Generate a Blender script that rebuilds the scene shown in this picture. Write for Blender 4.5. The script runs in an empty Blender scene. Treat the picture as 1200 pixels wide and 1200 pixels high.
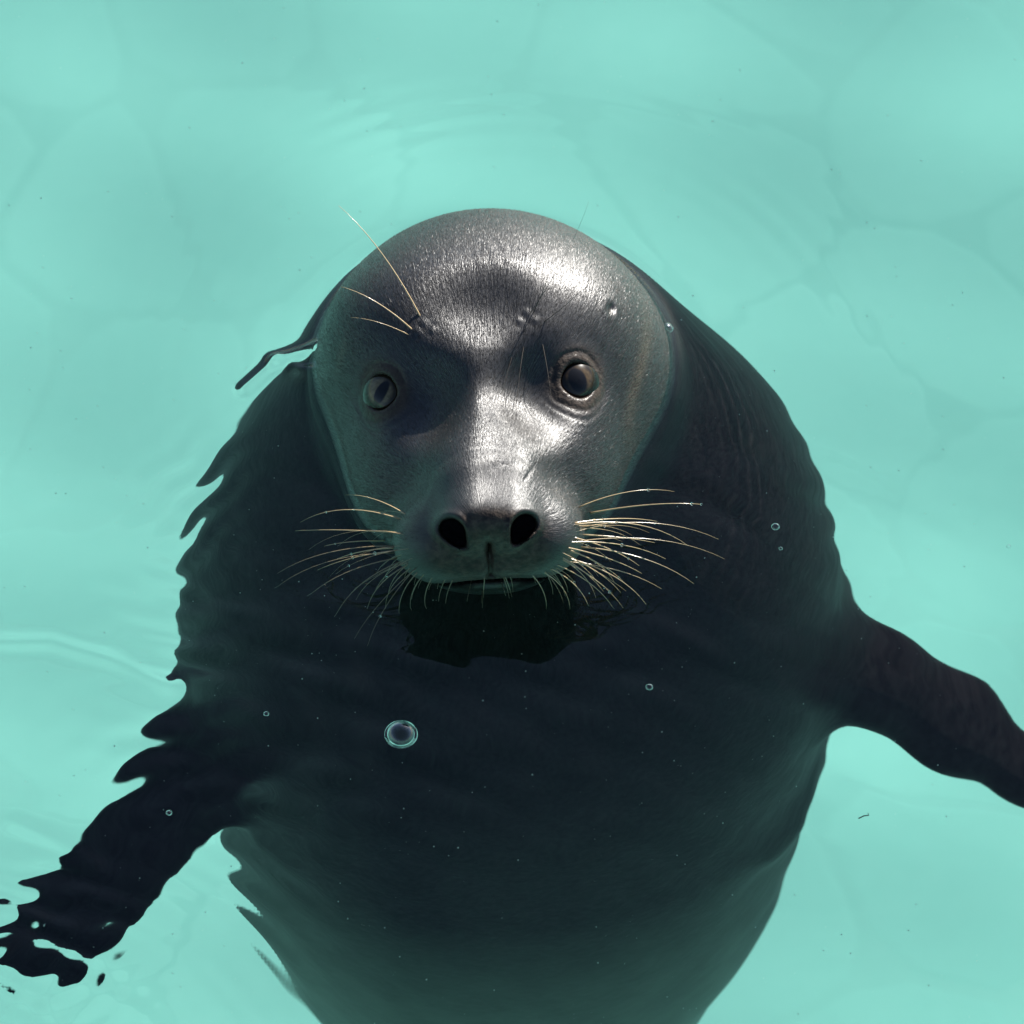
import bpy, math, random
import numpy as np
from mathutils import Vector, Matrix

sc = bpy.context.scene
R = math.radians
# ------------------------------------------------------------------ camera
ELEV = R(55.0)                       # the photographer looks down at the pool
DIST = 3.6
FRAME = 0.615                        # metres across the frame at the water
PX = FRAME / 1200.0                  # metres per photo pixel at that distance
SE, CE = math.sin(ELEV), math.cos(ELEV)
cam_d = bpy.data.cameras.new('camera')
cam = bpy.data.objects.new('camera', cam_d)
sc.collection.objects.link(cam)
cam.location = (0, -CE * DIST, SE * DIST)
cam.rotation_euler = (math.pi / 2 - ELEV, 0, 0)
cam_d.lens = 36 * DIST / FRAME
cam_d.clip_end = 3000
cam_d.dof.use_dof = True; cam_d.dof.focus_distance = DIST - .03; cam_d.dof.aperture_fstop = 12.0; cam_d.dof.aperture_blades = 7
sc.camera = cam
# ------------------------------------------------------------------ sky and sun
SUN_EL, SUN_AZ = R(30), R(32)
w = bpy.data.worlds.new('World'); sc.world = w; w.use_nodes = True
nt = w.node_tree
sky = nt.nodes.new('ShaderNodeTexSky'); sky.sky_type = 'NISHITA'; sky.sun_disc = False
sky.sun_elevation = SUN_EL; sky.sun_rotation = SUN_AZ
sky.dust_density = 0.6; sky.ozone_density = 2.5
nt.links.new(sky.outputs[0], nt.nodes['Background'].inputs[0])
nt.nodes['Background'].inputs[1].default_value = 0.05
sun_d = bpy.data.lights.new('sun', 'SUN'); sun_d.energy = 5.0; sun_d.angle = R(0.53); sun_d.color = (1, .96, .9)
sun_d.cycles.is_caustics_light = True
sun = bpy.data.objects.new('sun', sun_d); sc.collection.objects.link(sun)
sdir = Vector((math.sin(SUN_AZ) * math.cos(SUN_EL), math.cos(SUN_AZ) * math.cos(SUN_EL), math.sin(SUN_EL)))
sun.rotation_euler = sdir.to_track_quat('Z', 'Y').to_euler()
sun.location = sdir * 20
sc.view_settings.view_transform = 'Standard'; sc.view_settings.look = 'None'
sc.view_settings.exposure = 1.68; sc.view_settings.gamma = 1.0
sc.cycles.caustics_refractive = True
sc.cycles.caustics_reflective = True
sc.cycles.use_denoising = True
sc.cycles.sample_clamp_indirect = 6.0

rng = np.random.default_rng(7)
rnd = random.Random(5)
C = sc.collection

# ------------------------------------------------------------------ helpers
U = np.array([0, SE, CE]); CV = np.array([0, -CE, SE]); EX = np.array([1.0, 0, 0]); U32 = U.astype(np.float32); CV32 = CV.astype(np.float32)

def img(px, py, z):
    """photo pixel + distance z (m) towards the viewer from the plane through the pool's surface centre"""
    k = 1.0 - z / DIST
    return EX * ((px - 600) * PX * k) + U * ((600 - py) * PX * k) + CV * z

def on_water(px, py, h=0.0):
    """the point at height h above the water seen at that pixel"""
    o = np.array(cam.location); d = img(px, py, 0) - o
    t = (h - o[2]) / d[2]
    return o + d * t

ROLL = R(3.4)
SINK = 27.0                          # pixels along the line of sight
RX = np.array([math.cos(ROLL), math.sin(ROLL)]); RY = np.array([-math.sin(ROLL), math.cos(ROLL)])

def to_head(p):
    """world metres -> head frame (pixels, origin at the nose, x right, y up, z to the viewer)"""
    p = p.astype(np.float32); zc = p @ CV32
    k = 1.0 - zc / DIST
    x = (p[..., 0]) / PX / k + 600 - 572
    y = (p @ U32) / PX / k - (600 - 620)
    return np.stack([x * RX[0] + y * RX[1], x * RY[0] + y * RY[1], zc / PX + SINK], -1).astype(np.float32)

def head_pt(hx, hy, hz):
    x = hx * RX[0] + hy * RY[0] + 572; y = hx * RX[1] + hy * RY[1]
    return img(x, 620 - y, (hz - SINK) * PX)

def head_xy(px, py):
    x = px - 572; y = 620 - py
    return x * RX[0] + y * RX[1], x * RY[0] + y * RY[1]

def smin(a, b, k):
    h = np.clip(.5 + .5 * (b - a) / k, 0, 1)
    return b + (a - b) * h - k * h * (1 - h)

def smax(a, b, k):
    return -smin(-a, -b, k)

def ell(p, c, r):
    q = p - np.array(c, np.float32); r = np.array(r, np.float32)
    k0 = np.sqrt(((q / r) ** 2).sum(-1)); k1 = np.sqrt(((q / r ** 2) ** 2).sum(-1))
    return k0 * (k0 - 1) / np.maximum(k1, 1e-6)

def rcone(p, a, b, ra, rb):
    a = np.array(a, np.float32); b = np.array(b, np.float32)
    ab = b - a; t = np.clip(((p - a) @ ab) / (ab @ ab), 0, 1)
    return np.linalg.norm(p - a - t[..., None] * ab, axis=-1) - (ra + (rb - ra) * t)

def mirror(p):
    q = p.copy(); q[..., 0] = np.abs(q[..., 0]); return q

EYE = (117.0, 168.0)
EARS = [head_xy(716, 362)]

def head_base(p):
    """head without eyes; p in head pixels"""
    m = p.copy(); m[..., 0] = np.sqrt(p[..., 0] ** 2 + 24.0 ** 2)      # rounded across the midline
    d = ell(p, (12, 176, -117), (206, 199, 205))
    d = smin(d, ell(m, (67, 238, -32), (86, 70, 84)), 64)             # forehead and brow
    d = smin(d, ell(m, (82, 55, -16), (78, 100, 112)), 60)            # cheeks
    d = smin(d, rcone(p, (4, 120, 30), (0, 38, 142), 106, 70), 60)     # bridge of the snout
    d = smin(d, ell(m, (55, -10, 122), (60, 52, 72)), 36)              # whisker pads
    d = smin(d, ell(p, (0, -36, 124), (62, 27, 54)), 16)               # upper lip
    d = smin(d, ell(p, (0, 14, 196), (50, 34, 40)), 26)               # nose
    d = smin(d, ell(p, (0, -50, 41), (76, 31, 54)), 16)               # chin
    d = smax(d, -(ell(m, (72, 164, 124), (30, 40, 40))), 55)          # hollow between bridge and eye
    d = smax(d, -(ell(p, (0, 282, 116), (52, 34, 36))), 60)           # dent in the forehead
    return d

def head_sdf(p):
    d = head_base(p)
    near = (d < 16) & (d > -80)                  # the fine features only matter near the skin
    if near.any():
        d = d.copy(); d[near] = head_detail(p[near], d[near])
    return d

def head_detail(p, d):
    m = mirror(p)
    # mouth line and philtrum
    mo = np.hypot((p[..., 1] + 60 + .0010 * p[..., 0] ** 2), np.maximum(np.abs(p[..., 0]) - 95, 0)) - 2.2
    d = smax(d, -np.where(p[..., 2] > 40, mo + .8, 99.), 7)
    ph = np.hypot(p[..., 0], np.maximum(np.abs(p[..., 1] + 36) - 20, 0)) - 1.5
    d = smax(d, -np.where(p[..., 2] > 120, ph + 1.5, 99.), 14)
    # nostrils: raised rim, then a deep slanted pit
    t = R(36)
    nx = m[..., 0] - 39; ny = p[..., 1] + 3
    a = nx * math.cos(t) + ny * math.sin(t); b = -nx * math.sin(t) + ny * math.cos(t)
    a2 = -nx * math.sin(t) * 0 + a
    # long axis leans outward at the top
    la = nx * math.sin(t) + ny * math.cos(t); sa = nx * math.cos(t) - ny * math.sin(t)
    q = np.sqrt((sa / (12.5 + .22 * la)) ** 2 + (la / 19.5) ** 2) + .04 * np.sin(3 * np.arctan2(la, sa) + 1)
    rim = np.where(p[..., 2] > 120, np.exp(-((q - 1.25) / .28) ** 2), 0)
    d = d - 3.5 * rim
    pit = np.where(p[..., 2] > 122, (q - 1) * 15.0, 99.)
    pit = np.maximum(pit, 128 - p[..., 2])
    d = smax(d, -pit, 5)
    # eyelids: rings round the opening, and the socket
    for (e, n, sx) in eyes:
        v = p - e.astype(np.float32)
        h = v @ n.astype(np.float32)
        lat = v - h[..., None] * n.astype(np.float32)
        lx = lat @ eye_ax[sx][0].astype(np.float32); ly = lat @ eye_ax[sx][1].astype(np.float32)
        lx = lx * sx                                   # + is the outer corner
        th = np.arctan2(ly, lx)
        r = np.hypot(lx / 1.0, ly / 1.08) * (1 - .10 * np.cos(th + math.pi) ** 8 * (lx < 0) - .05 * np.cos(th) ** 8 * (lx > 0))
        near = np.where(np.abs(h) < 60, 1.0, 0.0)
        wr = r + 1.2 * np.sin(th * 2 + 1) + .8 * np.sin(th * 5)
        up = .65 + .35 * np.clip(ly / 25, -1, 1)
        d = d - near * ((.9 if sx < 0 else .4) * np.exp(-((r - 24) / 4.6) ** 2) - 1.3 * np.clip(ly / 18, 0, 1) * np.exp(-((wr - 31) / 2.6) ** 2)
                        - .9 * np.clip(-ly / 20 + .2, 0, 1) * np.exp(-((wr + 2 * np.sin(th * 3) - 34) / 2.6) ** 2)
                        - .7 * np.clip(-ly / 24, 0, 1) * np.exp(-((wr - 3 * np.sin(th * 2) - 42) / 2.6) ** 2))
        d = smax(d, -np.where(np.abs(h) < 60, np.maximum(r - 19.5, -h - 34), 99.), 4)
    # whisker mounds on the brow, ear openings, creases on the snout
    for k in range(3):
        bx, by = (60 + (k - 1) * 9, 239 + (k % 2) * 9)
        rb = np.hypot(m[..., 0] - bx - .05 * (p[..., 1] - 239), p[..., 1] - by - 2.5 * np.sign(p[..., 0]))
        d = d - np.where(p[..., 2] > 0, 0.7 * np.exp(-(rb / 3.4) ** 2) - .3 * np.exp(-((rb - 7) / 3) ** 2), 0)
    for ex_, ey_ in EARS:
        re_ = np.hypot((p[..., 0] - ex_) / 1.0, (p[..., 1] - ey_) / 1.5)
        d = d + np.where(p[..., 2] > -150, 3.2 * np.exp(-(re_ / 3.5) ** 2) - .5 * np.exp(-((re_ - 8) / 4) ** 2), 0)
    for cx_, cy_, L_, an in ((20, 74, 9, .3), (52, 62, 9, .9), (24, 40, 7, 1.2)):
        u_ = (p[..., 0] - cx_) * math.cos(an) + (p[..., 1] - cy_) * math.sin(an); v_ = -(p[..., 0] - cx_) * math.sin(an) + (p[..., 1] - cy_) * math.cos(an)
        d = d + np.where(p[..., 2] > 60, 1.3 * np.exp(-(u_ / L_) ** 2 - (v_ / 1.8) ** 2), 0)
    return d

def cast(hx, hy, f, hi=260.0):
    z = hi
    p = np.array([[hx, hy, z]], np.float32)
    for _ in range(160):
        d = float(f(p)[0])
        if d < .15: break
        p[0, 2] -= max(d * .7, .2)
    return p[0].astype(float)

def grad(f, p, h=1.0):
    g = np.zeros_like(p)
    for k in range(3):
        o = np.zeros(3, p.dtype); o[k] = h
        g[..., k] = f(p + o) - f(p - o)
    return g / np.maximum(np.linalg.norm(g, axis=-1, keepdims=True), 1e-9)

eyes = []; eye_ax = {}
for sx, yy in ((-1, EYE[1]), (1, EYE[1])):
    s = cast(sx * EYE[0], yy, head_base)
    n = grad(head_base, s[None], 6.0)[0]
    n = n * .75 + np.array([0, .05, 1]) * .45; n /= np.linalg.norm(n)
    ax = np.cross([0, 1, 0], n); ax /= np.linalg.norm(ax)
    tl = R(10) * sx
    ay = np.cross(n, ax)
    ax, ay = ax * math.cos(tl) + ay * math.sin(tl), -ax * math.sin(tl) + ay * math.cos(tl)
    eye_ax[sx] = (ax, ay); eyes.append((s, n, sx))

# ---- trunk: rings against depth below the water (metres)
DP = np.array([-.06, .00, .06, .12, .20, .28, .36, .45, .55, .65, .75, .85, 1.0, 1.15, 1.30, 1.45])
RXD = np.array([.040, .086, .108, .142, .178, .200, .212, .213, .206, .198, .188, .164, .110, .080, .060, .030])
RYD = np.array([.040, .085, .104, .130, .162, .182, .192, .194, .192, .188, .180, .166, .130, .090, .058, .028])
CYD = np.array([.110, .112, .118, .122, .122, .120, .116, .112, .108, .104, .100, .096, .090, .085, .080, .080])
CXD = np.array([.0, .0, .0, .002, .003, .002, .000, -.002, -.002, -.001, -.001, -.002, -.003, -.004, -.004, -.006])

def cs(xq, x, y):
    """smooth interpolation (Catmull-Rom through the rings)"""
    m = np.gradient(y, x)
    i = np.clip(np.searchsorted(x, xq) - 1, 0, len(x) - 2)
    h = x[i + 1] - x[i]; t = np.clip((xq - x[i]) / h, 0, 1)
    return ((2*t**3 - 3*t**2 + 1) * y[i] + (t**3 - 2*t**2 + t) * h * m[i]
            + (-2*t**3 + 3*t**2) * y[i+1] + (t**3 - t**2) * h * m[i+1])

_zt = np.linspace(-1.6, .1, 1200)
_T = [cs(-_zt[::-1], DP, q)[::-1].copy() for q in (RXD, RYD, CYD, CXD)]

def trunk(p):
    z = p[..., 2]
    rx, ry, cy, cx = [np.interp(z, _zt, q) for q in _T]
    x = p[..., 0] - cx; y = p[..., 1] - cy
    q = np.hypot(x / rx, y / ry)
    d = (q - 1) * np.minimum(rx, ry)
    d = np.maximum(d, np.maximum(z - .03, -1.47 - z))
    # folds of skin round the belly
    fold = np.sin((z + .05 * np.sin(x * 9) + .03 * y) * 46) * np.exp(-((z + .93) / .13) ** 2)
    fold2 = np.exp(-((z + .56 + .4 * (x - .19)) / .03) ** 2) * np.exp(-((x - .2) / .05) ** 2)
    return d * .9 + .0026 * fold - .006 * fold2

def paddle(p, pts, nrm):
    """flattened chain: pts = (x, y, z, half width, half thickness)"""
    d = None
    n = np.array(nrm, float); n /= np.linalg.norm(n)
    for A, B in zip(pts[:-1], pts[1:]):
        a = np.array(A[:3]); b = np.array(B[:3]); ab = b - a; L = np.linalg.norm(ab); ax = ab / L
        nn = n - ax * (n @ ax); nn /= np.linalg.norm(nn); wd = np.cross(ax, nn)
        v = p - a
        t = (v @ ax); over = np.maximum(np.maximum(-t, t - L), 0); f = np.clip(t / L, 0, 1)
        W = A[3] + (B[3] - A[3]) * f; T = A[4] + (B[4] - A[4]) * f
        q = np.sqrt((v @ nn / T) ** 2 + (v @ wd / W) ** 2 + (over / W) ** 2)
        e = (q - 1) * T
        d = e if d is None else smin(d, e, .012)
    return d

FLIP_R = [(.120, .105, -.375, .046, .044), (.185, .098, -.415, .038, .032), (.235, .088, -.453, .031, .021), (.290, .073, -.502, .030, .015), (.335, .054, -.543, .019, .012), (.385, .033, -.588, .018, .010)]
FLIP_L = [(-.115, .085, -.430, .046, .044), (-.170, .058, -.455, .037, .031), (-.205, .030, -.472, .031, .022), (-.235, -.013, -.490, .029, .016), (-.268, -.052, -.512, .028, .012), (-.292, -.076, -.524, .025, .010)]

def digits(base, prev, nrm, p):
    b = np.array(base[:3]); a = np.array(prev[:3]); ax = (b - a) / np.linalg.norm(b - a)
    n = np.array(nrm, float); n -= ax * (n @ ax); n /= np.linalg.norm(n); wd = np.cross(ax, n)
    d = None
    for k in range(5):
        o = (k - 2) / 2.0
        s = b + wd * o * .017 - ax * .02
        e = b + wd * o * .026 + ax * (.045 - .009 * k if nrm[0] >= 0 else .045 - .009 * (4 - k))
        ab = e - s; t = np.clip(((p - s) @ ab) / (ab @ ab), 0, 1)
        q = np.linalg.norm(p - s - t[..., None] * ab, axis=-1) - (.0105 - .004 * t)
        d = q if d is None else smin(d, q, .008)
    return d

NR = (.12, -.35, .93); NL = (-.12, -.42, .90)

def body_low(p):
    d = trunk(p)
    near = p[..., 2] > -.75
    if near.any():
        q = p[near]
        e = smin(d[near], paddle(q, FLIP_R, NR), .028)
        e = smin(e, digits(FLIP_R[-1], FLIP_R[-2], NR, q), .010)
        e = smin(e, paddle(q, FLIP_L, NL), .028)
        e = smin(e, digits(FLIP_L[-1], FLIP_L[-2], NL, q), .010)
        d = d.copy(); d[near] = e
    deep = p[..., 2] < -1.2
    if deep.any():
        q = p[deep]
        e = d[deep]
        for s in (-1, 1):
            e = smin(e, paddle(q, [(s * .02, .08, -1.40, .035, .02), (s * .07, .07, -1.55, .055, .010), (s * .10, .06, -1.64, .05, .007)], (0, -1, .1)), .02)
        d[deep] = e
    return d

def seal_sdf(p):
    """world metres, p float (...,3)"""
    d = body_low(p)
    top = (p[..., 2] > -.16) & (np.abs(p[..., 0]) < .17)
    if top.any():
        q = p[top]
        h = head_sdf(to_head(q)) * PX
        d = d.copy(); d[top] = smin(d[top], h, .030)
    return d

# ------------------------------------------------------------------ surface of the seal (surface nets on a graded grid)
def axis(breaks):
    out = []
    for a, b, s in breaks:
        n = max(1, int(round((b - a) / s))); out.append(np.linspace(a, b, n, endpoint=False))
    return np.concatenate(out + [[breaks[-1][1]]])

FS = .00135
gx = axis([(-.50, -.135, .007), (-.135, .135, FS), (.135, .50, .007)])
gy = axis([(-.16, -.105, .006), (-.105, .12, FS), (.12, .24, .0024), (.24, .36, .008)])
gz = axis([(-1.70, -.60, .014), (-.60, -.12, .007), (-.12, -.02, .0035), (-.02, .125, FS), (.125, .14, .004)])

def surface_nets():
    nx, ny, nz = len(gx), len(gy), len(gz)
    V = np.empty((nz, ny, nx), np.float32)
    X, Y = np.meshgrid(gx, gy)
    step = 6
    for k in range(0, nz, step):
        zz = gz[k:k + step]
        P = np.empty((len(zz), ny, nx, 3), np.float32)
        P[..., 0] = X; P[..., 1] = Y; P[..., 2] = zz[:, None, None]
        V[k:k + step] = seal_sdf(P)
    S = V < 0
    cs_ = S[:-1, :-1, :-1].astype(np.int8)
    tot = np.zeros((nz - 1, ny - 1, nx - 1), np.int8)
    for dz in (0, 1):
        for dy in (0, 1):
            for dx in (0, 1):
                tot += S[dz:nz - 1 + dz, dy:ny - 1 + dy, dx:nx - 1 + dx]
    act = (tot > 0) & (tot < 8)
    idx = -np.ones(act.shape, np.int64)
    cell = np.argwhere(act)
    idx[act] = np.arange(len(cell))
    acc = np.zeros((len(cell), 3)); cnt = np.zeros(len(cell))
    kz, ky, kx = cell.T
    corner = {}
    def val(a, b, c): return V[kz + a, ky + b, kx + c]
    def pos(a, b, c): return np.stack([gx[kx + c], gy[ky + b], gz[kz + a]], -1)
    cor = [(a, b, c) for a in (0, 1) for b in (0, 1) for c in (0, 1)]
    for i, A in enumerate(cor):
        for B in cor[i + 1:]:
            if sum(abs(q - r) for q, r in zip(A, B)) != 1: continue
            va, vb = val(*A), val(*B)
            m = (va < 0) != (vb < 0)
            t = va[m] / (va[m] - vb[m])
            pa, pb = pos(*A)[m], pos(*B)[m]
            acc[m] += pa + (pb - pa) * t[:, None]; cnt[m] += 1
    verts = acc / cnt[:, None]
    faces = []
    for ax_ in range(3):                        # 0=z 1=y 2=x in array order
        sl0 = [slice(None)] * 3; sl1 = [slice(None)] * 3
        sl0[ax_] = slice(0, -1); sl1[ax_] = slice(1, None)
        a = S[tuple(sl0)]; b = S[tuple(sl1)]
        ch = np.argwhere(a != b)
        o1, o2 = [q for q in range(3) if q != ax_]
        ok = (ch[:, o1] > 0) & (ch[:, o2] > 0) & (ch[:, o1] < S.shape[o1] - 1) & (ch[:, o2] < S.shape[o2] - 1)
        ch = ch[ok]
        def cid(d1, d2):
            q = ch.copy(); q[:, o1] -= d1; q[:, o2] -= d2
            return idx[q[:, 0], q[:, 1], q[:, 2]]
        f = np.stack([cid(1, 1), cid(0, 1), cid(0, 0), cid(1, 0)], -1)
        ins = a[ch[:, 0], ch[:, 1], ch[:, 2]]
        flip = ins if ax_ != 1 else ~ins
        f[flip] = f[flip][:, ::-1]
        faces.append(f)
    return verts, np.concatenate(faces)

SV, SF = surface_nets()
for _ in range(2):                              # settle the vertices on the true surface
    h = .0009
    d0 = seal_sdf(SV)
    g = np.zeros_like(SV)
    for k in range(3):
        o = np.zeros(3); o[k] = h
        g[:, k] = (seal_sdf(SV + o) - seal_sdf(SV - o)) / (2 * h)
    g2 = (g * g).sum(1)
    st = np.clip(d0 / np.maximum(g2, .05), -.0012, .0012)
    SV = SV - g * st[:, None]
NRM = g / np.maximum(np.linalg.norm(g, axis=1, keepdims=True), 1e-9)
# orientation check
a, b, c = SV[SF[:, 0]], SV[SF[:, 1]], SV[SF[:, 2]]
fn = np.cross(b - a, c - a)
wrong = (fn * NRM[SF[:, 0]]).sum(1) < 0
SF[wrong] = SF[wrong][:, ::-1]

# ------------------------------------------------------------------ materials
def new_mat(name):
    m = bpy.data.materials.new(name); m.use_nodes = True
    return m, m.node_tree, m.node_tree.nodes['Principled BSDF']

def plain(name, col, rough=.5, **kw):
    m, t, b = new_mat(name)
    b.inputs['Base Color'].default_value = (*col, 1); b.inputs['Roughness'].default_value = rough
    for k, v in kw.items(): b.inputs[k].default_value = v
    return m

def N(t, kind, **kw):
    n = t.nodes.new(kind)
    for k, v in kw.items(): setattr(n, k, v)
    return n

def ramp(t, src, stops):
    r = N(t, 'ShaderNodeValToRGB')
    el = r.color_ramp.elements
    el[0].position, el[0].color = stops[0][0], (*stops[0][1], 1)
    el[1].position, el[1].color = stops[-1][0], (*stops[-1][1], 1)
    for p_, c_ in stops[1:-1]:
        e = el.new(p_); e.color = (*c_, 1)
    t.links.new(src, r.inputs[0]); return r

def noise(t, vec, scale, detail=3, rough=.55):
    n = N(t, 'ShaderNodeTexNoise'); n.inputs['Scale'].default_value = scale
    n.inputs['Detail'].default_value = detail; n.inputs['Roughness'].default_value = rough
    if vec is not None: t.links.new(vec, n.inputs['Vector'])
    return n

def math_(t, op, a, b=None, c=None):
    n = N(t, 'ShaderNodeMath', operation=op)
    for i, v in enumerate((a, b, c)):
        if v is None: continue
        if isinstance(v, (int, float)): n.inputs[i].default_value = v
        else: t.links.new(v, n.inputs[i])
    return n.outputs[0]

def mixc(t, fac, a, b):
    n = N(t, 'ShaderNodeMix', data_type='RGBA')
    if isinstance(fac, (int, float)): n.inputs[0].default_value = fac
    else: t.links.new(fac, n.inputs[0])
    for i, v in ((6, a), (7, b)):
        if isinstance(v, tuple): n.inputs[i].default_value = (*v, 1)
        else: t.links.new(v, n.inputs[i])
    return n.outputs[2]

# wet fur: flow coordinates are stored on the mesh
fur_m, t, b = new_mat('wet_seal_fur')
at = N(t, 'ShaderNodeAttribute', attribute_name='flow')
leather = N(t, 'ShaderNodeAttribute', attribute_name='leather')
brown = N(t, 'ShaderNodeAttribute', attribute_name='brown')
geo = N(t, 'ShaderNodeTexCoord')
fib = noise(t, at.outputs['Vector'], 1.0, 4, .65)
fib2 = noise(t, at.outputs['Vector'], .35, 3, .6)
mott = noise(t, geo.outputs['Object'], 22, 4, .6)
base = ramp(t, mott.outputs[0], [(.3, (.0048, .0046, .0054)), (.55, (.0065, .0062, .0072)), (.75, (.0095, .0088, .0095))])
fibc = ramp(t, fib.outputs[0], [(.35, (.45, .45, .45)), (.65, (1.6, 1.55, 1.48))])
mul = N(t, 'ShaderNodeMix', data_type='RGBA', blend_type='MULTIPLY'); mul.inputs[0].default_value = 1
t.links.new(base.outputs[0], mul.inputs[6]); t.links.new(fibc.outputs[0], mul.inputs[7])
skin = ramp(t, noise(t, geo.outputs['Object'], 260, 3).outputs[0], [(.35, (.014, .010, .008)), (.7, (.050, .036, .026))])
col = mixc(t, leather.outputs['Fac'], mul.outputs[2], skin.outputs[0])
col = mixc(t, brown.outputs['Fac'], col, (.052, .036, .022))
belly_haze = N(t, 'ShaderNodeAttribute', attribute_name='belly_haze')  # paler belly coat, plus the water's teal depth fade put into the colour
col = mixc(t, math_(t, 'MULTIPLY', belly_haze.outputs['Fac'], math_(t, 'ADD', .55, mott.outputs[0])), col, (.24, .26, .23))
t.links.new(col, b.inputs['Base Color'])
rr = math_(t, 'ADD', math_(t, 'ADD', math_(t, 'MULTIPLY_ADD', fib2.outputs[0], .2, .24), math_(t, 'MULTIPLY', mott.outputs[0], .16)), math_(t, 'MULTIPLY', leather.outputs['Fac'], .2))
t.links.new(rr, b.inputs['Roughness'])
gp = N(t, 'ShaderNodeNewGeometry'); gs = N(t, 'ShaderNodeSeparateXYZ'); t.links.new(gp.outputs['Position'], gs.inputs[0])
air = N(t, 'ShaderNodeMapRange'); air.inputs['From Min'].default_value = -.004; air.inputs['From Max'].default_value = .001
air.inputs['To Min'].default_value = 1.09; air.inputs['To Max'].default_value = 1.5; t.links.new(gs.outputs[2], air.inputs['Value'])
t.links.new(air.outputs[0], b.inputs['IOR']); t.links.new(math_(t, 'MULTIPLY_ADD', leather.outputs['Fac'], -.42, .52), b.inputs['Specular IOR Level'])
wet = N(t, 'ShaderNodeMapRange'); wet.inputs['From Min'].default_value = -.002; wet.inputs['From Max'].default_value = .002
wet.inputs['To Max'].default_value = .35; t.links.new(gs.outputs[2], wet.inputs['Value']); t.links.new(wet.outputs[0], b.inputs['Coat Weight'])
b.inputs['Coat Roughness'].default_value = .27; b.inputs['Coat IOR'].default_value = 1.4
bp = N(t, 'ShaderNodeBump'); bp.inputs['Strength'].default_value = .45; bp.inputs['Distance'].default_value = .0009
hsum = math_(t, 'ADD', fib.outputs[0], math_(t, 'MULTIPLY', fib2.outputs[0], 1.1))
furw = math_(t, 'SUBTRACT', 1.0, math_(t, 'MULTIPLY', leather.outputs['Fac'], .8))
pore = noise(t, geo.outputs['Object'], 420, 2)
hs2 = math_(t, 'ADD', math_(t, 'MULTIPLY', hsum, furw), math_(t, 'MULTIPLY', pore.outputs[0], math_(t, 'MULTIPLY', leather.outputs['Fac'], 1.8)))
t.links.new(hs2, bp.inputs['Height']); t.links.new(bp.outputs[0], b.inputs['Normal']); t.links.new(bp.outputs[0], b.inputs['Coat Normal'])

def eye_mat(name, iris, iris2, off, pw, tilt):
    m, t, b = new_mat(name)
    tc = N(t, 'ShaderNodeTexCoord')
    mp = N(t, 'ShaderNodeMapping'); mp.inputs['Rotation'].default_value = (0, 0, tilt); t.links.new(tc.outputs['Object'], mp.inputs[0])
    sp = N(t, 'ShaderNodeSeparateXYZ'); t.links.new(mp.outputs[0], sp.inputs[0])
    x, y = sp.outputs[0], sp.outputs[1]
    r = math_(t, 'SQRT', math_(t, 'ADD', math_(t, 'MULTIPLY', x, x), math_(t, 'MULTIPLY', y, y)))
    xo = math_(t, 'SUBTRACT', x, off)
    pu = math_(t, 'SQRT', math_(t, 'ADD', math_(t, 'POWER', math_(t, 'DIVIDE', xo, pw), 2.0), math_(t, 'POWER', math_(t, 'DIVIDE', y, .50), 2.0)))
    nz = noise(t, tc.outputs['Object'], 6, 4)
    ic = ramp(t, nz.outputs[0], [(.3, iris), (.7, iris2)])
    k = ramp(t, r, [(.0, (1, 1, 1)), (.38, (.8, .8, .8)), (.50, (.15, .13, .10)), (.8, (.05, .045, .04))])
    mm = N(t, 'ShaderNodeMix', data_type='RGBA', blend_type='MULTIPLY'); mm.inputs[0].default_value = 1
    t.links.new(ic.outputs[0], mm.inputs[6]); t.links.new(k.outputs[0], mm.inputs[7])
    pf = ramp(t, pu, [(.80, (1, 1, 1)), (1.0, (0, 0, 0))])
    t.links.new(mixc(t, pf.outputs[0], mm.outputs[2], (.006, .006, .007)), b.inputs['Base Color'])
    b.inputs['Roughness'].default_value = .3; b.inputs['Specular IOR Level'].default_value = .05; b.inputs['Coat Weight'].default_value = 1.; b.inputs['Coat Roughness'].default_value = .01; b.inputs['Coat IOR'].default_value = 1.34
    return m

eye_l = eye_mat('pale_brown_eye', (.09, .068, .036), (.20, .15, .085), .08, .22, R(22))
eye_r = eye_mat('dark_brown_eye', (.030, .022, .014), (.085, .058, .03), -.08, .34, R(-8))
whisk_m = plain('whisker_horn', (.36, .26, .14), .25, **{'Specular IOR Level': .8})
whisk_s = plain('whisker_shaded_brown', (.17, .125, .07), .3)  # darker copy of the horn, the head's shade put into the colour
whisk_d = plain('whisker_dark_and_shadow', (.05, .04, .03), .3)

# pool paint
def paint(name, c1, c2, sc_=3.0):
    m, t, b = new_mat(name)
    g = N(t, 'ShaderNodeNewGeometry')
    a = noise(t, g.outputs['Position'], sc_, 5); c = noise(t, g.outputs['Position'], 40, 3)
    f = math_(t, 'ADD', math_(t, 'MULTIPLY', a.outputs[0], .75), math_(t, 'MULTIPLY', c.outputs[0], .25))
    r = ramp(t, f, [(.35, c1), (.65, c2)])
    t.links.new(r.outputs[0], b.inputs['Base Color']); b.inputs['Roughness'].default_value = .85
    b.inputs['Specular IOR Level'].default_value = .2
    return m
pool_m = paint('turquoise_pool_paint', (.138, .380, .330), (.153, .402, .349))
stone_m = paint('turquoise_painted_stone', (.143, .393, .341), (.157, .413, .358), 2.0)
deck_m = paint('pale_concrete', (.40, .38, .35), (.48, .46, .42), 1.2)

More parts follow.
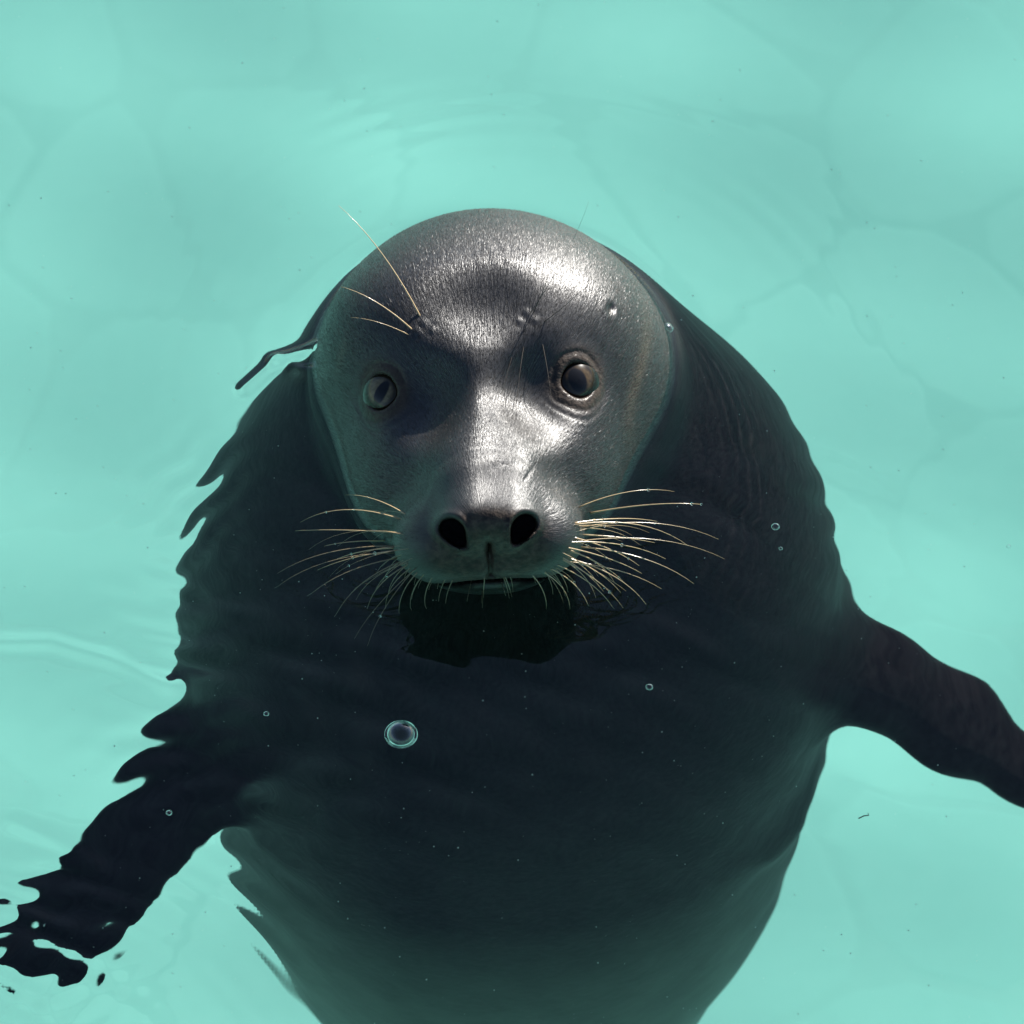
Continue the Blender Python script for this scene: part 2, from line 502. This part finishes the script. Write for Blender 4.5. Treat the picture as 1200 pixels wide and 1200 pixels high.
wat_m = bpy.data.materials.new('clear_water'); wat_m.use_nodes = True
t = wat_m.node_tree; t.nodes.remove(t.nodes['Principled BSDF'])
g = N(t, 'ShaderNodeBsdfGlass'); g.inputs['IOR'].default_value = 1.333; g.inputs['Roughness'].default_value = 0
g.inputs['Color'].default_value = (1, 1, 1, 1)
t.links.new(g.outputs[0], t.nodes['Material Output'].inputs[0])

film_m = bpy.data.materials.new('bubble_film'); film_m.use_nodes = True
t = film_m.node_tree; t.nodes.remove(t.nodes['Principled BSDF'])
tr = N(t, 'ShaderNodeBsdfTransparent'); gl = N(t, 'ShaderNodeBsdfGlossy'); gl.inputs['Roughness'].default_value = .02
fr = N(t, 'ShaderNodeLayerWeight'); fr.inputs[0].default_value = .25
mx = N(t, 'ShaderNodeMixShader')
t.links.new(fr.outputs['Facing'], mx.inputs[0])
t.links.new(tr.outputs[0], mx.inputs[1]); t.links.new(gl.outputs[0], mx.inputs[2])
t.links.new(mx.outputs[0], t.nodes['Material Output'].inputs[0])
speck_m = plain('pale_speck', (.55, .58, .52), .7)
dark_speck_m = plain('dark_speck', (.05, .045, .035), .7)

# ------------------------------------------------------------------ object makers
def mesh_obj(name, v, f, m, parent=None, smooth=True):
    me = bpy.data.meshes.new(name)
    me.from_pydata([tuple(map(float, q)) for q in v], [], [tuple(map(int, q)) for q in f])
    me.materials.append(m)
    if smooth: me.polygons.foreach_set('use_smooth', [True] * len(me.polygons))
    me.update()
    o = bpy.data.objects.new(name, me); C.objects.link(o)
    if parent is not None: o.parent = parent
    return o

def tag(o, label=None, cat=None, group=None, kind=None):
    for k, v in (('label', label), ('category', cat), ('group', group), ('kind', kind)):
        if v: o[k] = v
    return o

def fast_mesh(name, V, F, m, parent=None):
    me = bpy.data.meshes.new(name)
    me.vertices.add(len(V)); me.vertices.foreach_set('co', np.asarray(V, np.float32).ravel())
    k = F.shape[1]
    me.loops.add(F.size); me.loops.foreach_set('vertex_index', F.astype(np.int32).ravel())
    me.polygons.add(len(F)); me.polygons.foreach_set('loop_start', np.arange(0, F.size, k, dtype=np.int32))
    me.polygons.foreach_set('use_smooth', np.ones(len(F), bool))
    me.update(calc_edges=True); me.validate()
    me.materials.append(m)
    o = bpy.data.objects.new(name, me); C.objects.link(o)
    if parent is not None: o.parent = parent
    return o

def tube(pts, rad, n=6):
    """tapered tube along points"""
    P = np.array(pts, float); k = len(P)
    tan = np.gradient(P, axis=0); tan /= np.linalg.norm(tan, axis=1, keepdims=True)
    up = np.array([.3, .5, .8]); v = []; f = []
    for i in range(k):
        a = np.cross(tan[i], up); a /= np.linalg.norm(a); b_ = np.cross(tan[i], a)
        for j in range(n):
            th = 2 * math.pi * j / n
            v.append(P[i] + rad[i] * (a * math.cos(th) + b_ * math.sin(th)))
    for i in range(k - 1):
        for j in range(n):
            f.append((i*n + j, i*n + (j+1) % n, (i+1)*n + (j+1) % n, (i+1)*n + j))
    f.append(tuple(range(n))[::-1]); f.append(tuple(range((k-1)*n, k*n)))
    return v, f

def ball(r, seg=16, rings=10, zmin=-1.0):
    v = []; f = []
    lo = math.asin(max(-1, zmin))
    for i in range(rings + 1):
        ph = lo + (math.pi / 2 - lo) * i / rings
        for j in range(seg):
            th = 2 * math.pi * j / seg
            v.append((r*math.cos(ph)*math.cos(th), r*math.cos(ph)*math.sin(th), r*math.sin(ph)))
    for i in range(rings):
        for j in range(seg):
            f.append((i*seg + j, i*seg + (j+1) % seg, (i+1)*seg + (j+1) % seg, (i+1)*seg + j))
    return v, f

# ================================================================== THE SETTING
POOL = (-5.0, 5.0, -1.15, 6.0); FLOOR = -1.80; RIMZ = .10
x0, x1, y0, y1 = POOL
v = [(x0, y0, FLOOR), (x1, y0, FLOOR), (x1, y1, FLOOR), (x0, y1, FLOOR), (x0, y0, RIMZ), (x1, y0, RIMZ), (x1, y1, RIMZ), (x0, y1, RIMZ)]
fl = mesh_obj('pool_floor', v, [(0, 1, 2, 3), (1, 0, 4, 5), (2, 1, 5, 6), (3, 2, 6, 7), (0, 3, 7, 4)], pool_m, smooth=False)
tag(fl, kind='structure'); fl.cycles.is_caustics_receiver = True
B = 900.0
v = [(x0, y0, RIMZ), (x1, y0, RIMZ), (x1, y1, RIMZ), (x0, y1, RIMZ), (-B, -B, RIMZ), (B, -B, RIMZ), (B, B, RIMZ), (-B, B, RIMZ)]
gr = mesh_obj('ground', v, [(4, 5, 1, 0), (5, 6, 2, 1), (6, 7, 3, 2), (7, 4, 0, 3)], deck_m, smooth=False)
tag(gr, kind='structure')

# irregular flagstones on the floor of the pool
def clip(poly, p, n):
    out = []
    for i in range(len(poly)):
        a, b_ = poly[i], poly[(i + 1) % len(poly)]
        da, db = (a - p) @ n, (b_ - p) @ n
        if da <= 0: out.append(a)
        if (da < 0) != (db < 0) and abs(da - db) > 1e-12: out.append(a + (b_ - a) * (da / (da - db)))
    return out

SX, SY, STEP = (-1.2, 1.2), (-.3, 2.1), .185
seeds = []
jj = 0
for yy in np.arange(SY[0] - STEP, SY[1] + STEP, STEP):
    for xx in np.arange(SX[0] - STEP, SX[1] + STEP, STEP):
        seeds.append((xx + (jj % 2) * STEP * .5 + rng.uniform(-.46, .46) * STEP, yy + rng.uniform(-.46, .46) * STEP))
    jj += 1
seeds = np.array(seeds)
for i, s in enumerate(seeds):
    if not (SX[0] < s[0] < SX[1] and SY[0] < s[1] < SY[1]): continue
    poly = [s + np.array(q) for q in ((-.4, -.4), (.4, -.4), (.4, .4), (-.4, .4))]
    d = np.linalg.norm(seeds - s, axis=1)
    for j in np.argsort(d)[1:16]:
        nn = (seeds[j] - s) / d[j]
        poly = clip(poly, s + nn * (d[j] / 2 - .002), nn)
    P = np.array(poly)
    P = np.stack([P * .8 + np.roll(P, -1, 0) * .2, P * .2 + np.roll(P, -1, 0) * .8], 1).reshape(-1, 2)   # worn corners
    cen = P.mean(0); k = len(P); hgt = .00014 + rng.uniform(0, .00010)
    v = [(q[0] - cen[0], q[1] - cen[1], -.0001) for q in P] + [((q[0] - cen[0]) * .92, (q[1] - cen[1]) * .92, hgt) for q in P]
    f = [tuple(range(k, 2 * k))] + [(q, (q + 1) % k, k + (q + 1) % k, k + q) for q in range(k)]
    o = mesh_obj('stone', v, f, stone_m, fl, smooth=False)
    o.location = (cen[0], cen[1], FLOOR); o.cycles.is_caustics_receiver = True

# ---- water: graded sheet with ripples, closed below the floor
wx = axis([(-5.02, -1.2, .19), (-1.2, -.55, .02), (-.55, -.42, .006), (-.42, .42, .0021), (.42, .60, .006), (.60, 2.2, .018), (2.2, 5.02, .19)])
wy = axis([(-1.17, -.5, .03), (-.5, .55, .0024), (.55, .72, .006), (.72, 3.4, .018), (3.4, 6.02, .19)])
X, Y = np.meshgrid(wx, wy)
HEADC = (0.0, .09)

def water_height(X, Y):
    Z = np.zeros_like(X)
    r2 = np.random.default_rng(3)
    for lam, amp, n in ((.52, .00055, 5), (.27, .00014, 6)):
        for _ in range(n):
            a = r2.uniform(0, 2 * math.pi); ph = r2.uniform(0, 6.28); l = lam * r2.uniform(.8, 1.3)
            Z += amp * np.sin(2 * math.pi * (X * math.cos(a) + Y * math.sin(a)) / l + ph) / math.sqrt(n)
    rr = np.hypot(X - HEADC[0], (Y - HEADC[1]))
    # faint rings spreading from the head
    ang = np.arctan2(Y - HEADC[1], X - HEADC[0])
    env = np.exp(-((rr - .22) / .035) ** 2) * (.35 + .65 * np.exp(-((ang - 1.95) / .5) ** 2) + .45 * np.exp(-((ang - .75) / .35) ** 2))
    Z += .00009 * env * np.sin(2 * math.pi * rr / .017)
    # paddling ripples on the side of the swept-back flipper
    for (cx, cy, sx, sy, lam, amp, a, bend) in RIPPLES:
        u_ = (X - cx); w_ = (Y - cy)
        e_ = np.exp(-(u_ / sx) ** 2 - (w_ / sy) ** 2)
        q = u_ * math.cos(a) + w_ * math.sin(a) + bend * (u_ * -math.sin(a) + w_ * math.cos(a)) ** 2
        wob = .25 * np.sin(u_ * 55 + cx * 90) + .25 * np.sin(w_ * 47 + cy * 70) + .2 * np.sin((u_ + w_) * 110)
        Z += amp * e_ * np.sin(2 * math.pi * q / lam + 3.6 * wob)
    return Z

def W(px, py):
    p = on_water(px, py); return float(p[0]), float(p[1])

RIPPLES = []
for (px, py, sx, sy, lam, amp, a, bend) in (
        (232, 575, .034, .050, .017, .00030, R(140), 2.0),
        (215, 690, .030, .045, .020, .00026, R(80), 2.0),
        (225, 770, .050, .060, .027, .00045, R(95), 1.5),
        (205, 900, .050, .050, .026, .00034, R(120), 2.5),
        (290, 1080, .040, .055, .016, .00010, R(48), 1.5),
        (60, 1090, .050, .055, .022, .00060, R(75), 3.0),
        (40, 1130, .050, .050, .017, .00030, R(140), 2.0),
        (620, 690, .20, .16, .062, .00050, R(100), .8),
        (400, 820, .10, .10, .055, .00065, R(110), .8),
        (860, 600, .05, .07, .050, .00030, R(40), 1.0)):
    cx, cy = W(px, py); RIPPLES.append((cx, cy, sx, sy, lam, amp, a, bend))

Z = water_height(X, Y)
# water climbs a little where it wets the head
nearh = (np.abs(X) < .15) & (np.abs(Y - .08) < .2)
P = np.stack([X[nearh], Y[nearh], Z[nearh]], -1)
dd = np.maximum(seal_sdf(P), 0)
Z[nearh] += .0050 * np.exp(-dd / .0044)
# small splash ridge beside the cheek
for (pa, pb, hh, ww) in (((366, 412), (322, 424), .0042, .0042), ((322, 424), (286, 456), .0026, .0036), ((366, 440), (345, 434), .003, .004)):
    a = np.array(W(*pa)); b_ = np.array(W(*pb)); ab = b_ - a
    t_ = np.clip(((X - a[0]) * ab[0] + (Y - a[1]) * ab[1]) / (ab @ ab), 0, 1)
    q = np.hypot(X - a[0] - t_ * ab[0], Y - a[1] - t_ * ab[1])
    Z += hh * np.exp(-(q / ww) ** 2)
# a low wavelet running towards the flank
for (pts_, hh, ww) in (([(0, 752), (60, 752), (120, 770), (200, 803)], .0013, .0055), ([(20, 965), (70, 990), (110, 1010)], .0008, .005)):
    L_ = np.array([W(*q) for q in pts_]); dm = np.full(X.shape, 9.)
    for a, b_ in zip(L_[:-1], L_[1:]):
        ab = b_ - a; t_ = np.clip(((X - a[0]) * ab[0] + (Y - a[1]) * ab[1]) / (ab @ ab), 0, 1)
        dm = np.minimum(dm, np.hypot(X - a[0] - t_ * ab[0], Y - a[1] - t_ * ab[1]))
    Z += hh * np.exp(-(dm / ww) ** 2)
ny, nx = X.shape
V = np.stack([X, Y, Z], -1).reshape(-1, 3)
I = np.arange(nx * ny).reshape(ny, nx)
F = np.stack([I[:-1, :-1], I[:-1, 1:], I[1:, 1:], I[1:, :-1]], -1).reshape(-1, 4)
# skirt and bottom
LOW = FLOOR - .2
ring = np.concatenate([I[0, :], I[1:, -1], I[-1, -2::-1], I[-2:0:-1, 0]])
k0 = len(V); low = V[ring].copy(); low[:, 2] = LOW
V = np.concatenate([V, low, [[0, 2, LOW]]])
nr = len(ring); q = np.arange(nr); q1 = (q + 1) % nr
skirt = np.stack([ring[q1], ring[q], k0 + q, k0 + q1], -1)
me_v, me_f = V, np.concatenate([F, skirt])
water = fast_mesh('water', me_v, me_f, wat_m)
import bmesh
bm = bmesh.new(); bm.from_mesh(water.data); bm.verts.ensure_lookup_table()
for i in range(nr):
    try: bm.faces.new((bm.verts[k0 + (i + 1) % nr], bm.verts[k0 + i], bm.verts[k0 + nr]))
    except ValueError: pass
for fc in bm.faces:
    if fc.index >= len(F) or fc.index < 0: fc.smooth = False
bm.to_mesh(water.data); bm.free()
tag(water, kind='structure'); water.cycles.is_caustics_caster = True

# ================================================================== THE SEAL
root = bpy.data.objects.new('seal', None); C.objects.link(root); root.empty_display_size = .1
tag(root, 'wet dark grey seal upright in the turquoise pool, looking up with its flippers spread', 'seal')
body = fast_mesh('body', SV, SF, fur_m, root)
body.cycles.is_caustics_receiver = True
H = to_head(SV).astype(float)
# flow of the fur: away from the nose over the head, down along the trunk
nose = np.array([0, 8, 228.0]); ax_ = np.array([.04, .52, -.85]); ax_ /= np.linalg.norm(ax_)
q = H - nose; along = q @ ax_; per = q - along[:, None] * ax_
dist = np.linalg.norm(q, axis=1); rad = np.linalg.norm(per, axis=1)
e1 = np.cross(ax_, [1, 0, 0]); e1 /= np.linalg.norm(e1); e2 = np.cross(ax_, e1)
ph = np.stack([per @ e1, per @ e2], -1) / np.maximum(rad, 1e-3)[:, None]
KR = 95.0
flow = np.stack([ph[:, 0] * KR, ph[:, 1] * KR, dist / 10.0], -1)
at_ = body.data.attributes.new('flow', 'FLOAT_VECTOR', 'POINT'); at_.data.foreach_set('vector', flow.astype(np.float32).ravel())
hm = np.abs(H[:, 0])
lea = np.exp(-(np.maximum(np.sqrt((H[:, 0] / 84) ** 2 + ((H[:, 1] + 22) / 52) ** 2) - .72, 0) / .2) ** 2) * (H[:, 2] > 70)
bro = np.zeros(len(H))
for (e, n, sx) in eyes:
    r = np.linalg.norm(H - e, axis=1)
    lea = np.maximum(lea, .85 * np.exp(-(np.maximum(r - 30, 0) / 12) ** 2))
    bro = np.maximum(bro, (.5 if sx < 0 else .08) * np.exp(-((r - 29) / 7) ** 2))
hx_, hy_ = head_xy(748, 440)
bro = np.maximum(bro, .8 * np.exp(-((H[:, 0] - hx_ - 14 * np.sin((H[:, 1] - hy_) / 40)) / 7) ** 2 - ((H[:, 1] - hy_) / 70) ** 2) * (H[:, 2] > -160))
hx_, hy_ = head_xy(400, 415)
bro = np.maximum(bro, .9 * np.exp(-((H[:, 0] - hx_ - .3 * (H[:, 1] - hy_)) / 4) ** 2 - ((H[:, 1] - hy_) / 18) ** 2) * (H[:, 2] > -160))
bel_haze = np.clip((-SV[:, 2] - .5) / .5, 0, 1) * np.clip((.16 - SV[:, 1]) / .1, 0, 1) * np.clip((.19 - np.abs(SV[:, 0])) / .04, 0, 1)  # grows with depth, carrying the painted water haze down the belly
for nm, arr in (('leather', lea), ('brown', bro), ('belly_haze', bel_haze)):
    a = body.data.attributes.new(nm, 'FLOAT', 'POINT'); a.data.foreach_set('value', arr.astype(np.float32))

# short wet hairs lying over the head
top = (SV[:, 2] > -.004) & (np.abs(H[:, 0]) < 240)
fa = SF[top[SF].all(1)]
A0, B0, C0, D0 = [SV[fa[:, k]] for k in range(4)]
ar = .5 * (np.linalg.norm(np.cross(B0 - A0, C0 - A0), axis=1) + np.linalg.norm(np.cross(C0 - A0, D0 - A0), axis=1))
NB = 150000
pick = rng.choice(len(fa), NB, p=ar / ar.sum())
uu, vv = rng.random((2, NB, 1))
pos = (A0[pick] * (1-uu) * (1-vv) + B0[pick] * uu * (1-vv) + C0[pick] * uu * vv + D0[pick] * (1-uu) * vv)
nn_ = NRM[fa[pick, 0]]
hq = to_head(pos).astype(float)
keep = np.ones(NB, bool)
keep &= rng.random(NB) > 1.4 * lea[fa[pick, 0]]
keep &= ~((hq[:, 1] < -8) & (hq[:, 2] > 60) & (rng.random(NB) < .75))
for (e, n, sx) in eyes: keep &= np.linalg.norm(hq - e, axis=1) > 30 + 22 * rng.random(NB)
keep &= (pos @ np.array([0, 0, 1.])) > -.002
noseW = head_pt(*nose); axW = head_pt(*(nose + ax_ * 60)) - noseW; axW /= np.linalg.norm(axW)
fd = pos - noseW; fd /= np.linalg.norm(fd, axis=1, keepdims=True)
fd = fd * .8 + axW * .5 + rng.normal(0, .13, (NB, 3))
fd -= nn_ * (fd * nn_).sum(1, keepdims=True); fd /= np.linalg.norm(fd, axis=1, keepdims=True)
ln = (.0014 + .0020 * rng.random((NB, 1))) * np.clip(np.linalg.norm(hq - nose, axis=1)[:, None] / 140, .35, 1)
sd_ = np.cross(nn_, fd) + nn_ * rng.normal(0, .26, (NB, 1)); sd_ /= np.linalg.norm(sd_, axis=1, keepdims=True)
wd_ = .00009 + .00006 * rng.random((NB, 1))
p0 = pos - nn_ * .0001
tip = pos + fd * ln + nn_ * ln * (.05 + .20 * rng.random((NB, 1)))
BV = np.stack([p0 - sd_ * wd_, p0 + sd_ * wd_, tip], 1)[keep].reshape(-1, 3)
BF = np.arange(len(BV)).reshape(-1, 3)
hair_m, t, b = new_mat('wet_hair')
hg = N(t, 'ShaderNodeNewGeometry')
hr = ramp(t, hg.outputs['Random Per Island'], [(.0, (.006, .005, .004)), (.6, (.013, .011, .009)), (1., (.055, .046, .036))])
t.links.new(hr.outputs[0], b.inputs['Base Color']); b.inputs['Roughness'].default_value = .42; b.inputs['Specular IOR Level'].default_value = .42; b.inputs['IOR'].default_value = 1.5
fur = fast_mesh('fur', BV, BF, hair_m, root); tag(fur, kind='stuff')

def head_dir(v):
    o = head_pt(0, 0, 100); d = head_pt(*(np.array(v) * 10 + np.array([0, 0, 100.]))) - o
    return Vector(d).normalized()

# eyes
for (e, n, sx) in eyes:
    v, f = ball(1.0, 40, 24)
    o = mesh_obj('eye', v, f, eye_l if sx < 0 else eye_r, root)
    c = e - n * 33.0
    zx = head_dir(n); yx = head_dir(eye_ax[sx][1]); xx = yx.cross(zx).normalized(); yx = zx.cross(xx)
    mt = Matrix((xx, yx, zx)).transposed().to_4x4()
    r_ = 35 * PX
    o.matrix_world = Matrix.Translation(Vector(head_pt(*c))) @ mt @ Matrix.Scale(r_, 4)
    tag(o, 'eye with a pale brown iris and narrow dark pupil' if sx < 0 else 'dark glossy eye with deep brown iris')

# whiskers
def bez(a, b_, c, d, n):
    t = np.linspace(0, 1, n)[:, None]
    return (1-t)**3*a + 3*(1-t)**2*t*b_ + 3*(1-t)*t**2*c + t**3*d

drop_v, drop_f = ball(1.0, 8, 6)
drop_me = bpy.data.meshes.new('water_droplet'); drop_me.from_pydata(drop_v, [], drop_f); drop_me.materials.append(wat_m)
drop_me.polygons.foreach_set('use_smooth', [True] * len(drop_me.polygons))

def whisker(rp, ep, lift, bow=.12, r0=.00052, drops=0, ez=None, m=whisk_m, rise=.012):
    hx, hy = head_xy(*rp)
    s = cast(hx, hy, lambda p: head_sdf(p))
    a = head_pt(*s); a = a - CV * .004
    d = on_water(ep[0], ep[1], lift) if ez is None else img(ep[0], ep[1], a @ CV + ez)
    r0 = r0 * rnd.uniform(.7, .95)
    side = np.cross(d - a, CV); side /= np.linalg.norm(side)
    L = np.linalg.norm(d - a)
    b_ = a + (d - a) * .33 + CV * rise * .5 + side * bow * L * .8
    c = a + (d - a) * .70 + CV * rise + side * bow * L
    pts = bez(a, b_, c, d, 12)
    rad = r0 * (1.15 - .95 * np.linspace(0, 1, 12) ** .8)
    v, f = tube(pts, rad, 5)
    o = mesh_obj('whisker', v, f, m, root)
    for k in range(drops):
        i = rnd.randint(3, 11)
        dr = bpy.data.objects.new('water_droplet', drop_me); C.objects.link(dr); dr.parent = o
        dr.location = pts[i]; q_ = rnd.uniform(.0006, .0011) * (1.25 if i == 11 else 1); dr.scale = (q_, q_, q_)
    return o

for (rp, ep, lift, bow, dr, r0) in (
        ((677, 595), (790, 576), .020, -.10, 1, .00045), ((688, 602), (822, 591), .016, -.05, 2, .0006),
        ((668, 614), (770, 611), .016, -.05, 2, .0007), ((680, 618), (842, 632), .006, -.10, 0, .0004),
        ((668, 616), (807, 640), .010, -.13, 1, .0006), ((684, 627), (767, 636), .012, -.03, 1, .0007),
        ((668, 629), (749, 663), .010, -.06, 1, .0007), ((680, 641), (813, 684), .004, -.10, 0, .0005),
        ((663, 643), (730, 681), .008, -.06, 1, .00065), ((653, 650), (707, 693), .006, -.06, 1, .0006),
        ((672, 635), (849, 655), .003, -.10, 0, .0004), ((668, 655), (757, 708), .003, -.12, 0, .0005),
        ((660, 658), (775, 690), .003, -.08, 0, .00045), ((648, 660), (720, 715), -.004, -.10, 0, .0005),
        ((640, 664), (690, 712), -.004, -.12, 0, .0005), ((632, 668), (668, 716), -.006, -.15, 0, .00045),
        ((655, 640), (752, 672), .006, -.05, 1, .0006), ((660, 636), (780, 655), .006, -.08, 1, .0005),
        ((477, 604), (404, 580), .022, .08, 1, .00045), ((470, 609), (352, 612), .012, .14, 2, .0005),
        ((474, 625), (346, 622), .010, .02, 1, .0005), ((462, 640), (325, 672), .003, .10, 0, .0004),
        ((463, 648), (322, 690), -.003, .12, 0, .0004), ((466, 654), (360, 700), -.004, .10, 0, .0005),
        ((470, 658), (392, 725), -.006, .14, 0, .0005), ((478, 662), (430, 716), -.006, .14, 0, .0005),
        ((484, 664), (452, 716), -.006, .15, 0, .00045), ((492, 668), (468, 722), -.008, .12, 0, .00045),
        ((500, 670), (482, 718), -.008, .12, 0, .0004), ((466, 645), (372, 668), .003, .05, 1, .0005),
        ((455, 634), (380, 640), .006, .05, 1, .0006), ((462, 642), (395, 655), .004, .05, 1, .0006),
        ((510, 672), (500, 716), -.008, .1, 0, .0004), ((622, 672), (640, 716), -.008, -.1, 0, .0004)):
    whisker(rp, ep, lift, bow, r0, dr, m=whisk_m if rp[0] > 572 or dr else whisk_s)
for k in range(28):                                   # finer whiskers fanning from the pads
    sg = 1 if k % 2 else -1
    rx_ = 572 + sg * rnd.uniform(55, 98); ry_ = rnd.uniform(612, 668)
    an = R(-12 + 70 * ((ry_ - 612) / 56) + rnd.uniform(-12, 12)); L_ = rnd.uniform(35, 120)
    whisker((rx_, ry_), (rx_ + sg * L_ * math.cos(an), ry_ + L_ * math.sin(an)), rnd.uniform(-.004, .010), -sg * rnd.uniform(.03, .14), rnd.uniform(.0002, .0004), rnd.choice((0, 0, 1)), m=whisk_m if sg > 0 and k % 4 else whisk_s)
for k in range(26):                                   # short bristles along the lip
    u_ = rnd.uniform(-1, 1); px = 572 + u_ * 96; py = 678 - 26 * u_ * u_ + rnd.uniform(-8, 4)
    whisker((px, py), (px + u_ * rnd.uniform(20, 45), py + rnd.uniform(18, 40)), rnd.uniform(-.006, .002), -.1 * u_, .0004, 0, m=whisk_s)
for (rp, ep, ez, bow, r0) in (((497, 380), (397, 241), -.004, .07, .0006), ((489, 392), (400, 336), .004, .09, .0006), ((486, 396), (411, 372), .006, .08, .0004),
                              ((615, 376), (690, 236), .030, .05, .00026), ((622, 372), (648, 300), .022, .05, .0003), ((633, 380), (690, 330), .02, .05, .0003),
                              ((612, 380), (583, 492), .016, .03, .00032), ((618, 382), (604, 505), .020, .03, .00034), ((632, 386), (648, 508), .012, -.04, .0003)):  # this row: dark strands added as the brow whiskers' cast shadows
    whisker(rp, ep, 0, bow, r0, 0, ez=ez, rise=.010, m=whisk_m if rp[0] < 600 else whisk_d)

# ================================================================== SMALL FLOATING THINGS
def bubble(px, py, r, label, group=None, up=0.0):
    root_ = bpy.data.objects.new('bubble', None); C.objects.link(root_); p = on_water(px, py)
    hz = float(water_height(np.array([[p[0]]]), np.array([[p[1]]]))[0, 0])
    root_.location = (p[0], p[1], hz + up); root_.empty_display_size = .01
    v, f = ball(r, 24, 10, zmin=-.1)
    mesh_obj('film', v, f, film_m, root_)
    v = []; f = []
    n, m_ = 28, 8; rt = r * .13
    for i in range(n):
        th = 2 * math.pi * i / n
        for j in range(m_):
            a = 2 * math.pi * j / m_
            v.append(((r + rt * math.cos(a)) * math.cos(th), (r + rt * math.cos(a)) * math.sin(th), rt * math.sin(a) + rt * .6))
    for i in range(n):
        for j in range(m_):
            f.append((i*m_ + j, ((i+1) % n)*m_ + j, ((i+1) % n)*m_ + (j+1) % m_, i*m_ + (j+1) % m_))
    mesh_obj('rim', v, f, wat_m, root_)
    tag(root_, label, 'bubble', group)
    return root_
bubble(470, 862, 17 * PX, 'large clear round bubble floating over the dark chest of the seal')
bubble(781, 386, 7.5 * PX, 'bright bubble clinging to the waterline beside the head of the seal', up=.0012)
for px, py, r, lb in ((909, 617, 4.5, 'small clear bubble over the shoulder between the whisker tips and the smooth flipper'),
                      (761, 806, 4, 'small clear bubble alone over the middle of the dark chest'),
                      (312, 837, 3, 'tiny clear bubble over the chest near the base of the rippled flipper'),
                      (198, 952, 3.2, 'tiny clear bubble over the forearm of the rippled flipper'),
                      (915, 643, 2.2, 'pinhead bubble right beside a bigger bubble over the shoulder of the seal'),
                      (1182, 640, 2.5, 'tiny bubble on open turquoise water above the smooth flipper')):
    bubble(px, py, r * PX, lb)

# floating scrap
pts = [on_water(1006, 960, -.002), on_water(1012, 957, -.002), on_water(1018, 956, -.0015), on_water(1017, 953, -.001)]
v, f = tube(pts, [.0004, .0004, .0004, .0003], 5)
tag(mesh_obj('twig', v, f, dark_speck_m), 'tiny dark hooked scrap drifting in the turquoise water below the flipper', 'debris')

def grains(name, n, mat, rlo, rhi, zlo, zhi, label):
    v = []; f = []
    for i in range(n):
        c = np.array([rng.uniform(-.42, .42), rng.uniform(-.46, .50), rng.uniform(zlo, zhi)])
        if seal_sdf(c[None])[0] < .004: continue
        r = rlo + (rhi - rlo) * rng.random() ** 3
        k = len(v)
        for q_ in ((1, 1, 1), (1, -1, -1), (-1, 1, -1), (-1, -1, 1)):
            v.append(c + r * np.array(q_) * rng.uniform(.6, 1.2, 3))
        f += [(k, k+1, k+2), (k, k+3, k+1), (k, k+2, k+3), (k+1, k+3, k+2)]
    o = mesh_obj(name, v, f, mat, smooth=False)
    return tag(o, label, 'particles', kind='stuff')
grains('drifting_specks', 1500, speck_m, .00010, .00045, -.05, -.001, 'fine pale specks drifting just under the water surface')
